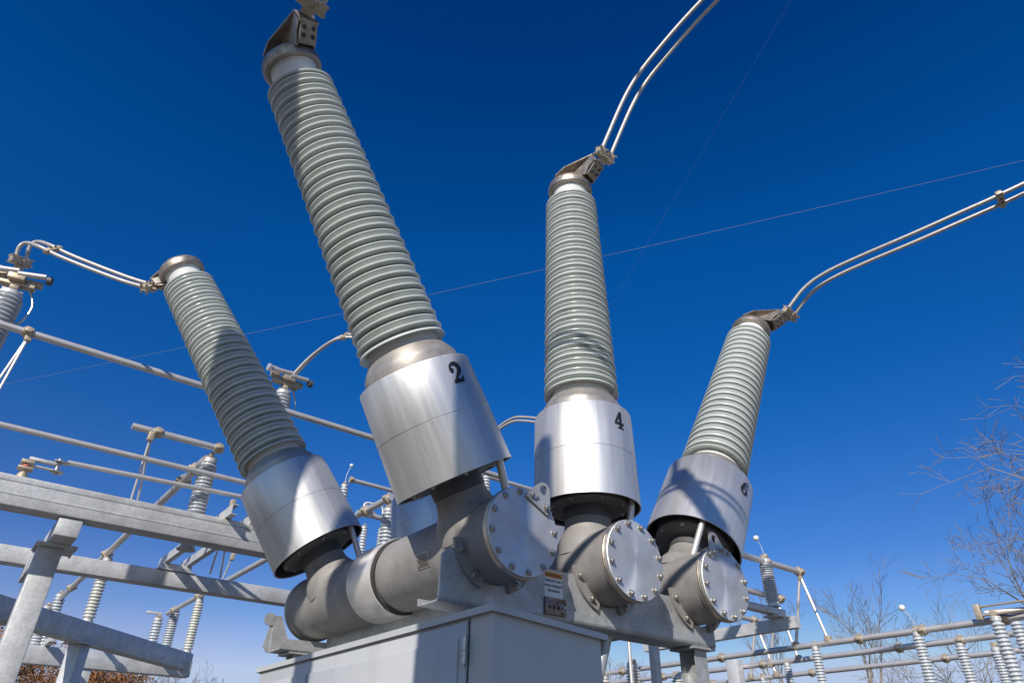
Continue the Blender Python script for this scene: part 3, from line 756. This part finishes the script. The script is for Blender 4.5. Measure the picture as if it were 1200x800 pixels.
# ------------------------------------------------------------------ bus tubes
def bus(p0, p1, r, label, group='aluminium bus tubes', clamps=(), mat='tube', ends=None):
    p0 = Vector(p0); p1 = Vector(p1); t = empty('bus_tube', p0, label, 'bus tube', group)
    MB().tube([(0,0,0), p1-p0], r, 20).obj('tube', mat, t)
    d = (p1-p0).normalized()
    for c in clamps:
        m = frame_mx((p1-p0)*c, d, (0,0,1)); b = MB()
        b.lathe([(r*1.12,-.05),(r*1.45,-.047),(r*1.45,.047),(r*1.12,.05)], 20, m); b.box((-r*1.7,-.02,-.028),(r*1.7,.02,.028), m, bev=.006)
        b.box((-r*.5,-r*1.9,-.035),(r*.5,r*1.9,.035), m, bev=.006)
        b.obj('tube_clamp','clamp',t,30)
    return t
bus((-6.2,5.0,5.82),(3.6,5.0,5.80), .042, 'highest left tube, crossing behind both left bushings', clamps=(.307,))
bus((-6.2,5.0,4.70),(-.42,5.0,4.71), .032, 'thin tube with a forked end running above the upper box beam')
t_ = bus((-2.36,4.92,4.44),(-.40,4.92,4.50), .027, 'operating rod with a forked joint just above the upper box beam')
bus((-1.87,5.0,5.055),(-.80,5.0,5.055), .040, 'short tube with a cut end below the highest left tube', clamps=(.27,.94))
bus((-.93,5.25,4.96),(-.93,17.2,4.96), .052, 'diagonal-looking tube running away under the left tubes to far insulators', clamps=(.03,.075,.46,.74))
bus((1.40,7.4,4.95),(1.40,15.5,4.95), .052, 'tube running away behind the left box beams with a cap below bushing 1', clamps=(.70,.93))
pe = at(459,582,y=6.6); pf = at(424,603,x=pe.x)
bus(pe, pe+Vector((0,5.0,0)), .06, 'short thick tube between bushing 1 shield and bushing 2 shield', clamps=(.02,.18))
p_a = at(412,562,y=11); p_b = at(455,577,z=p_a.z)
bus(p_a, p_a+Vector((3.5,0,0)), .05, 'tube holding the small ball wand between the left shields', clamps=(.0,))
p_c = at(418,600,y=7.6); bus(p_c, p_c+Vector((2.6,0,0)), .045, 'shaded lower tube between the left shields', mat='tube')
p_d = at(585,562,y=10.0); bus(p_d+Vector((-.8,0,0)), p_d+Vector((2.4,0,0)), .055, 'tube seen between the cover of pole 2 and shield 4', clamps=(.3,))
# rod joint on the beam
rj = empty('rod_linkage', (-2.70,4.93,4.17), 'bolted crank linkage with a red washer on top of the upper box beam', 'linkage')
b = MB(); b.lathe([(.05,0),(.05,.05),(.035,.055),(.035,.10)],20); b.box((-.07,-.06,.10),(.07,.06,.125), bev=.005); b.box((-.06,-.05,.165),(.06,.05,.20), bev=.005); b.obj('pivot','clamp',rj,30)
MB().lathe([(.04,.135),(.04,.15)],20).obj('red_washer','red',rj)
b = MB(); b.box((.0,-.03,.21),(.26,.03,.245), bev=.006); b.box((.0,-.03,.15),(.26,.03,.165), bev=.004); b.obj('crank_arm','galv2',rj,30)
b = MB(); b.box((.22,-.05,.14),(.34,.05,.155), bev=.004); b.box((.22,-.05,.25),(.36,.05,.265), bev=.004); b.lathe([(.022,.12),(.022,.29)],14,Matrix.Translation((.27,0,0))); b.tube([(.34,0,.262),(.40,-.0,.27)],.024,12); b.obj('clevis','bolt',rj,30)

# drop rods (inverted V pairs)
def droprods(top, feet, label, r=.014, foot=True, group='sloping rod pairs joining upper and lower tubes'):
    top = Vector(top); t = empty('drop_rods', top, label, 'rod pair', group)
    for f in feet:
        MB().tube([(0,0,0), Vector(f)-top], r, 10).obj('rod','tube',t)
        if foot:
            m = frame_mx(Vector(f)-top,(0,1,0),(0,0,1)); MB().box((-.05,-.045,-.05),(.07,.045,.05), m, bev=.012).obj('rod_clamp','clamp',t,30)
    MB().box((-.035,-.035,-.09),(.035,.035,.03), bev=.010).obj('apex_clamp','clamp',t,30)
    return t
tp = at(178,508,y=5.0)
droprods(tp, [at(152,590,y=5.2), at(160,592,y=5.3)], 'rod pair hanging from the short tube behind the upper box beam', foot=False)
tp = at(35,392,y=5.0); droprods(tp, [at(-12,476,y=5.0), at(-40,500,y=5.1)], 'rod pair hanging from the highest tube at the left edge', r=.015, foot=False)
tp = at(273,588,y=6.2); droprods(tp, [at(246,672,y=7.4), at(258,676,y=7.4)], 'thin rod pair between the box beams near the left shield', foot=False)
tp = at(136,628,y=9.0); 
droprods(at(333-60,650,y=9), [at(256,690,y=9.2)], 'single thin rod below the lower box beam', foot=False)

# ------------------------------------------------------------------ diagonal beam stand further back
dg_ = empty('diagonal_stand', (-.9,10.7,0), 'shaded steel beam on a post, crossing diagonally behind the left post', 'steel stand')
DO = -Vector((-.9,10.7,0))
dv = Vector((.7071,.7071,0)); mm = frame_mx((0,0,0),(0,0,1),dv)
b = MB().box((-6,-.13,3.46),(3.35,.13,3.79), mm, bev=.015); b.obj('beam','galv2',dg_,30)
b = MB().box((-.12,-.12,0),(.12,.12,3.44), mm, bev=.012); b.obj('post','galv2',dg_,30)
b = MB().box((-.24,-.2,3.442),(.24,.2,3.458), mm); b.obj('cap_plate','galv2',dg_,30)
G_D = 'ivory post insulators on the diagonal beam'
post((-.9,10.7,3.79), 1.08, .10, 17, 'porc3', 'ivory insulator standing on the diagonal beam above its post', G_D)
post((1.42,13.02,3.79), 1.08, .10, 17, 'porc3', 'ivory insulator standing at the cut end of the diagonal beam', G_D)
# far stand with channels
fs_ = empty('far_stand', (0,15.5,0), 'pale steel beam low in the left corner carrying the farthest insulators', 'steel stand')
FS = -Vector((0,15.5,0))
zf = at(60,757,y=15.3).z
bar((-6,15.3,zf-.36),(2.2,15.6,zf),'beam',fs_,FS)
for x in (-4,-.0): bar((x-.12,15.35,0),(x+.12,15.58,zf-.362),'post',fs_,FS)
for px in (55,182,198):
    q = at(px, 757+ (px>100)*18, y=15.3)
    b=MB().box(Vector((q.x-.06,14.6,zf+.005))+FS, Vector((q.x+.06,16.6,zf+.13))+FS, bev=.006); b.obj('base_channel','galv2',fs_,30)
G_F = 'blue-grey insulators of the far left switch'
for (px,py,bx,by,lab,mt) in ((73,692,46,766,'far insulator carrying the end of the receding tube beside the left post','porc2'),
        (58,706,34,774,'slim far insulator just left of the one carrying the tube end','porc2'),
        (207,710,194,765,'far insulator under the cap of the right receding tube','porc2'),
        (187,720,166,786,'far insulator with a hanging switch blade, left of the other distant pair','porc2')):
    y_ = 15.5; tpp = at(px,py,y=y_); bt = at(bx,by,y=y_); hh = round(tpp.z-bt.z-.08,1)
    LASTF = post((tpp.x, y_, tpp.z-.08-hh), hh, .12, 16, mt, lab, G_F)
MB().box((-.30,-.03,hh+.08),(.05,.03,hh+.14), bev=.01).obj('switch_arm','galv2',LASTF)

# middle distance column group between the left shields
G_M = 'small insulators seen between the shields'
q = at(404,568,y=11.2); post((q.x, 11.2, q.z-1.5), 1.5, .10, 18, 'porc2', 'small insulator with a ball wand seen between the left shields', G_M, wand=(.10,0,.42))
q = at(456,596,y=7.3); post((q.x, 7.3, q.z-1.6), 1.6, .12, 22, 'porc2', 'shaded insulator directly left of the neck of bushing 2', G_M)
q = at(427,617,y=15); post((q.x, 15, q.z-1.5), 1.5, .11, 16, 'porc2', 'tiny far insulator behind shield 1 on its right', G_M)
q = at(447,620,y=15); post((q.x, 15, q.z-1.5), 1.5, .11, 16, 'porc2', 'tiny far insulator right of its twin near shield 1', G_M)
q = at(570,548,y=9.2); post((q.x, 9.2, q.z-1.5), 1.5, .11, 18, 'porc2', 'sliver of a sunlit insulator beside the conduit of pole 2', G_M)
q = at(437,600,y=15); fl = empty('loop_frame', q, 'small pale metal loop far between the left shields', 'fitting')
MB().tube(bez([(-.28,0,-.2),(-.3,0,.2),(0,0,.26),(.3,0,.2),(.34,0,-.25)],16), .03, 8).obj('loop','white',fl)
MB().tube([(-.3,0,.18),(.35,0,-.2)], .03, 8).obj('loop_bar','clamp',fl)

# ------------------------------------------------------------------ right side of the yard
BX = (8.28, 9.50, 11.15); ZB = 3.5
blab = ('upper of the three long right bus tubes', 'middle of the three long right bus tubes', 'lowest and most distant of the three long right bus tubes')
for k, x in enumerate(BX):
    bus((x,9.5,ZB),(x,-4.0,ZB), .046, blab[k], clamps=(.18,.36,.55,.62,.70))
# portal tubes above, running along x
AP = at(937,673,x=BX[0])
bus((AP.x+.10,AP.y,AP.z+.05),(5.2,AP.y,AP.z+.05), .05, 'upper cross tube with a cut end right of shield 6', clamps=(.03,.33), group='cross tubes right of shield 6')
q = at(914,701,y=AP.y+.3); bus((q.x,q.y,q.z),(4.6,q.y,q.z), .045, 'middle cross tube right of the cover of pole 6', group='cross tubes right of shield 6', clamps=(.0,))
AP3 = at(885,729,x=BX[2]-.2); bus((AP3.x+.5,AP3.y,AP3.z+.05),(6.0,AP3.y,AP3.z+.05), .05, 'lowest cross tube above its rods right of pole 6', group='cross tubes right of shield 6', clamps=(.1,))
droprods(AP, [at(933,757,x=BX[0]), at(971,750,x=BX[0])], 'bright rod pair from the upper cross tube down to the upper right bus', r=.024)
AP2 = at(909,700,x=BX[1]); droprods(AP2, [at(936,772,x=BX[1]), at(903,778,x=BX[1])], 'rod pair from the middle cross tube down to the middle right bus', r=.024)
droprods(AP3, [at(880,793,x=BX[2]-.2), at(910,790,x=BX[2]-.2)], 'rod pair from the lowest cross tube down beside the rear right post', r=.028)
rs = empty('right_stand', (7.6,4.0,0), 'blue-grey steel stand right of the breaker with a slanting arm', 'steel stand')
RO = -Vector((7.6,4.0,0))
G_R = 'post insulators on the right side'
q = at(896,655,y=AP.y); qb = at(911,712,y=AP.y)
post((q.x,AP.y,qb.z), q.z-qb.z, .105, 17, 'porc2', 'insulator with a ball wand standing on the right stand beside shield 6', G_R, wand=(-.07,.04,.24))
bz = qb.z-.02
bar((4.2,AP.y-.07,bz-.10),(q.x+.22,AP.y+.07,bz),'beam',rs,RO)
b = MB().box((-.07,0,-.17),(.07,3.1,0), Matrix.Translation(Vector((q.x+.10,AP.y-.30,bz-.142))+RO)); b.obj('arm','galv2',rs,30)
bar((q.x-.12,AP.y-.13,bz-.14),(q.x+.22,AP.y+.13,bz-.102),'cap_plate',rs,RO)
pp = at(856,740,y=AP.y+2.3); bar((pp.x-.10,AP.y+2.2,0),(pp.x+.10,AP.y+2.45,bz-.32),'post',rs,RO)
# insulators carrying / near the buses
defs = [(1074,740,BX[0],1.3,.08,'insulator with a ball wand under the upper right bus',(-.04,.09,.24)),
        (1124,752,BX[1],1.3,.08,'insulator holding the middle right bus, left of the near pair',None),
        (1166,722,BX[0]-.15,1.5,.082,'near insulator of the pair under the switch at the right edge',None),
        (1188,722,BX[0]+.75,1.5,.082,'insulator cut off by the right edge under the switch',None),
        (1166,758,BX[2],1.3,.088,'shaded dark insulator behind the near pair at the right edge',None),
        (955,757,BX[0],1.3,.072,'insulator under the upper right bus near the bright rods',None),
        (922,776,BX[1],1.3,.072,'insulator under the middle right bus near the bright rods',None),
        (894,793,BX[2],1.3,.072,'insulator top barely seen under the lowest right bus',None)]
for (px,py,x,h,r,lab,wd) in defs:
    q = at(px,py,x=x); pi_ = post((x,q.y,q.z-h), h, r, 27, 'porc2', lab, G_R, wand=wd)
    if px == 1166 and py == 722: NEAR = pi_
# switch frame over the near pair: part of the insulator that carries it
nh = 1.5
b = MB(); b.box((-.025,-.95,nh+.13),(.025,.20,nh+.15), bev=.006); b.box((-.025,-.95,nh+.02),(.025,.22,nh+.04), bev=.006); b.box((-.04,.14,nh-.02),(.04,.22,nh+.18), bev=.01)
swf = b.obj('switch_frame','clamp',NEAR,30)
MB().tube([(0,.1,nh+.06),(.25,-.9,nh+.04)], .035, 10).obj('contact_tube','tube',swf)
MB().tube(bez([(.1,-.45,nh+.05),(.12,-.6,nh+.28),(.15,-.72,nh+.3),(.18,-.8,nh+.05)],14), .02, 8).obj('shunt_loop','white',swf)
# low switch group seen under the breaker beam
G_U = 'insulators seen under the breaker beam'
for (px,py,x,h,r,lab) in ((741,778,7.2,1.2,.13,'pale insulator with small horns under the breaker beam'),(793,791,9.5,1.2,.12,'insulator head under the front leg of the breaker frame'),(708,792,8.28,1.2,.12,'insulator partly hidden by the cabinet corner')):
    q = at(px,py,x=x); post((x,q.y,q.z-h), h, r, 22, 'porc3', lab, G_U)
q = at(737,752,x=6.6); gp_ = empty('ground_rod', (q.x,q.y,0), 'thin vertical rod seen below the breaker beam', 'rod')
MB().tube([(0,0,0),(0,0,q.z+.3)], .03, 10).obj('rod','tube',gp_)
q = at(766,757,x=5.2); cp = empty('steel_post', (q.x,q.y,0), 'round steel post half in shade seen below the breaker beam', 'post')
MB().lathe([(.075,0),(.075,q.z+.1),(.11,q.z+.105),(.11,q.z+.13)],24).obj('shaft','galv2',cp,30)

# ------------------------------------------------------------------ overhead wires
def wirething(p0, p1, sag, r, label):
    p0=Vector(p0); p1=Vector(p1); b=MB()
    pts=[(p0+(p1-p0)*t/20)-Vector((0,0,sag*4*(t/20)*(1-t/20))) -p0 for t in range(21)]
    b.tube(pts, r, 6); o=b.obj('overhead_wire','wire'); o.location=p0; return tag(o,label,'wire','thin overhead wires')
w0 = at(1330,151,d=26); w1 = at(497,331,d=34); wdir=(w1-w0)
wirething(w0+(w0-w1)*.3, w1+wdir*2.2, .9, .0062, 'thin pale wire rising to the right edge behind bushing 4')
w2 = at(935,-14,d=26); w3 = at(752,296,d=34)
wirething(w2+(w2-w3)*.3, w3+(w3-w2)*1.2, .05, .003, 'very thin dark wire crossing steeply between bushings 4 and 6')

# ------------------------------------------------------------------ trees
def tree(loc, height, label, seed, lean=(0,0), spread=.55, levels=6, r0=.16, mat='bark', name='bare_tree', group='leafless trees behind the yard', leaves=None, first=.3, tw=.006, dens=.5):
    rnd = random.Random(seed); t = empty(name, loc, label, 'tree', group)
    tr = MB(); cr = MB(); lv = MB()
    def seg(mb, a, b_, ra, rb, n):
        d=(b_-a); 
        if d.length<1e-4: return
        mb.tube([a,b_],[ra,rb], n, caps=False)
    def grow(p, d, L, r, lev):
        n = 3 if lev < 3 else 2; q = p
        for k in range(n):
            d = (d + Vector((rnd.gauss(0,.13),rnd.gauss(0,.13),rnd.gauss(.04,.08)))).normalized()
            e = q + d*L/n; r2 = max(tw, r*(.86 if lev<2 else .80))
            seg(tr if lev < 2 else cr, q, e, r, r2, 7 if lev<2 else (5 if lev<3 else 3))
            if lev < levels and (k>0 or lev>0) and rnd.random() < dens:
                ax = d.orthogonal().normalized(); ax.rotate(Quaternion(d, rnd.uniform(0,2*pi)))
                dd = (d*cos(spread*1.25)+ax*sin(spread*1.25)).normalized(); dd.z += .12
                grow(e, dd.normalized(), L*rnd.uniform(.5,.75), r2*.55, lev+1)
            if leaves and lev >= 2:
                for _ in range(leaves):
                    c = e+Vector([rnd.gauss(0,.22) for _ in range(3)]); s = rnd.uniform(.03,.09)
                    a1 = Vector([rnd.gauss(0,1) for _ in range(3)]).normalized()*s; a2 = Vector([rnd.gauss(0,1) for _ in range(3)]).normalized()*s
                    lv.add([c,c+a1,c+a1+a2*.6,c+a2],[(0,1,2,3)])
            q = e; r = r2
        if lev < levels:
            for _ in range(2 if lev<4 else rnd.choice((1,2,2,3))):
                ax = d.orthogonal().normalized(); ax.rotate(Quaternion(d, rnd.uniform(0,2*pi)))
                sp = spread*rnd.uniform(.5,1.2); dd = (d*cos(sp)+ax*sin(sp)).normalized()
                grow(q, dd, L*rnd.uniform(.62,.82), r*.72, lev+1)
    # trunk
    d0 = Vector((lean[0],lean[1],1)).normalized(); p = Vector((0,0,0))
    H = height*first; e = p+d0*H
    seg(tr, p, e, r0, r0*.8, 9)
    L = height*(1-first)*.36
    for k in range(3):
        ax = d0.orthogonal().normalized(); ax.rotate(Quaternion(d0, k*2.1+rnd.random()))
        dd = (d0*cos(spread*.6)+ax*sin(spread*.6)).normalized(); grow(e, dd, L, r0*.6, 1)
    tr.obj('trunk', mat, t, 60, fix=False)
    cr.obj('crown', 'twig', t, 60, fix=False)
    if leaves: lv.obj('leaves', 'brown', t, 60, fix=False)
    return t
def treeat(px, pytop, depth, label, seed, **k):
    q = at(px, pytop, d=depth); return tree((q.x,q.y,0), q.z, label, seed, **k)
treeat(1178, 585, 26, 'tall leafless tree rising behind the near insulators at the right edge', 11, r0=.14, first=.45, spread=.55, tw=.007, dens=.5, levels=6)
treeat(1222, 520, 30, 'leafless tree between the two taller trees at the right edge', 83, r0=.15, first=.4, spread=.6, tw=.008, dens=.45, levels=5)
treeat(1262, 450, 21, 'largest leafless tree, only its branches reaching in at the right edge', 5, r0=.24, first=.44, spread=.8, lean=(-.02,.05), tw=.007, dens=.55, levels=6)
treeat(988, 672, 34, 'leafless tree between the bright rods and the ball wand insulator', 23, r0=.11, first=.35, spread=.5, tw=.008, levels=5, dens=.42)
treeat(1100, 690, 32, 'leafless tree leaning behind the right bus tubes', 31, r0=.15, first=.3, spread=.62, lean=(.1,-.05), tw=.008, levels=5, dens=.42)
treeat(893, 700, 36, 'pale leafless tree behind the rods of the lowest cross tube', 41, r0=.10, first=.4, spread=.45, tw=.008, levels=5, dens=.42)
treeat(1050, 735, 38, 'low leafless tree behind the lowest bus tube', 47, r0=.12, first=.3, spread=.6, tw=.009, levels=5, dens=.45)
treeat(716, 762, 40, 'leafless tree seen under the breaker beam', 53, r0=.12, first=.3, spread=.55, tw=.009, levels=5, dens=.45)
treeat(8, 725, 24, 'tree with rust brown leaves cut off by the left edge', 61, r0=.13, first=.35, spread=.6, leaves=9, name='oak_tree', group='brown trees low at left', levels=5)
treeat(60, 772, 27, 'tree with rust brown leaves between the two left posts', 67, r0=.12, first=.35, spread=.6, leaves=9, name='oak_tree', group='brown trees low at left', levels=5)
treeat(118, 766, 27, 'tree with rust brown leaves right of the diagonal beam post', 71, r0=.12, first=.35, spread=.6, leaves=9, name='oak_tree', group='brown trees low at left', levels=5)
treeat(175, 768, 38, 'leafless brownish tree low under the diagonal beam', 73, r0=.12, first=.2, spread=.6, tw=.008, levels=6)
treeat(225, 778, 42, 'leafless tree low beyond the end of the diagonal beam', 79, r0=.12, first=.2, spread=.6, tw=.008, levels=6)

# ------------------------------------------------------------------ unseen sun blockers added left of and behind the viewpoint to cast shadows
S_ = SUN_DIR; E1 = Vector((0,0,1)).cross(S_).normalized(); E2 = S_.cross(E1)
def sp(u, v, k): return E1*u + E2*v + S_*k
def blocker(u, v_col, r_col, v_tank, tw_, k, label, toff=0.0, dome=0.0):  # form made up; housing and column sized for the shadow they throw
    top = sp(u, v_col, k); zt = top.z; ztk = zt - (v_col - v_tank)/E2.z; ztb = ztk - (2.4 if toff else 1.4)
    t = empty('sun_blocker', (top.x, top.y, 0), label, 'blocker', 'unseen sun blockers added outside the left and top edges')
    ang = math.atan2(E1.y, E1.x); m = Matrix.Rotation(ang, 4, 'Z')
    if tw_:
        b = MB().box((toff-tw_/2,-.35,ztb),(toff+tw_/2,.35,ztk), m, bev=.12); b.obj('housing','box',t)
    n = int((zt-ztk)/.075); pr = []
    if n > 1:
        pt = (zt-.12-ztk)/n
        for j in range(n):
            for a,b_ in ((0,.74),(.2,.8),(.34,1.0),(.5,1.0),(.8,.78)): pr.append((r_col*b_, ztk+.02+(j+a)*pt))
        MB().lathe(pr, 32).obj('shed_stack','porc2',t,50)
        MB().lathe([(r_col*.8,zt-.13),(r_col*1.0,zt-.12),(r_col*1.0,zt-.02),(r_col*.6,zt)], 32).obj('head_cap','cap',t,30)
    MB().box((-.13,-.13,0),(.13,.13,ztb+.01), m, bev=.01).obj('pedestal','galv',t)
    return t
blocker(-.18, 3.78, .215, 2.40, 1.5, 8.0, 'tall transformer on a steel pedestal added outside the left edge to shade the front of the cabinet', toff=.40)
blocker(-2.98, 5.05, .52, 4.60, 1.15, 9.0, 'wide-topped transformer added outside the top left corner to shade the rear left bushing')
blocker(-1.80, 5.35, .34, 4.2, .6, 9.0, 'slender transformer added outside the top edge to shade the cap of bushing 2')
def sunline(pts, k, sep, r, label):  # adds an unseen jumper, routed by where its shadow falls
    P_ = [sp(u,v,k) for u,v in pts]; t = empty('shadow_jumper', P_[0], label, 'conductor', 'unseen jumpers added above the viewpoint')
    for s2 in sep: MB().tube([p-P_[0]+E2*s2 for p in bez(P_,30)], r, 10).obj('strand','cable',t)
    return t
sunline([(-.18,3.3),(-.05,2.95),(.10,2.99),(.4,3.14),(.77,3.42),(1.11,3.56),(2.2,4.1)], 6.8, (0,), .048, 'single jumper added outside the top edge so its shadow crosses the tanks of poles 4 and 6')
sunline([(.97,4.66),(1.00,5.3),(1.05,6.2),(1.15,7.4)], 8.6, (-.05,.06), .032, 'unseen twin jumper added to carry the shadow-casting insulator')

# unseen insulator added between the two jumpers to shade the rightmost shield
pa, pb = sp(.97,4.66,8.6), sp(1.40,3.72,7.0)
si = empty('shadow_insulator', pa, 'ribbed insulator added unseen between the jumpers to shade the rightmost shield', 'insulator')
L_ = (pb-pa).length; m_ = frame_mx((0,0,0), pb-pa); pr = [(.05,.0),(.05,.06)]
for j in range(7):
    for a_,r_ in ((0,.075),(.35,.105),(.55,.105),(.8,.08)): pr.append((r_, .08+(j+a_)*(L_*.72)/7))
pr += [(.05,L_*.85),(.12,L_*.87),(.12,L_*.97),(.02,L_)]
MB().lathe(pr, 24, m_).obj('shed_stack','porc2',si,50)
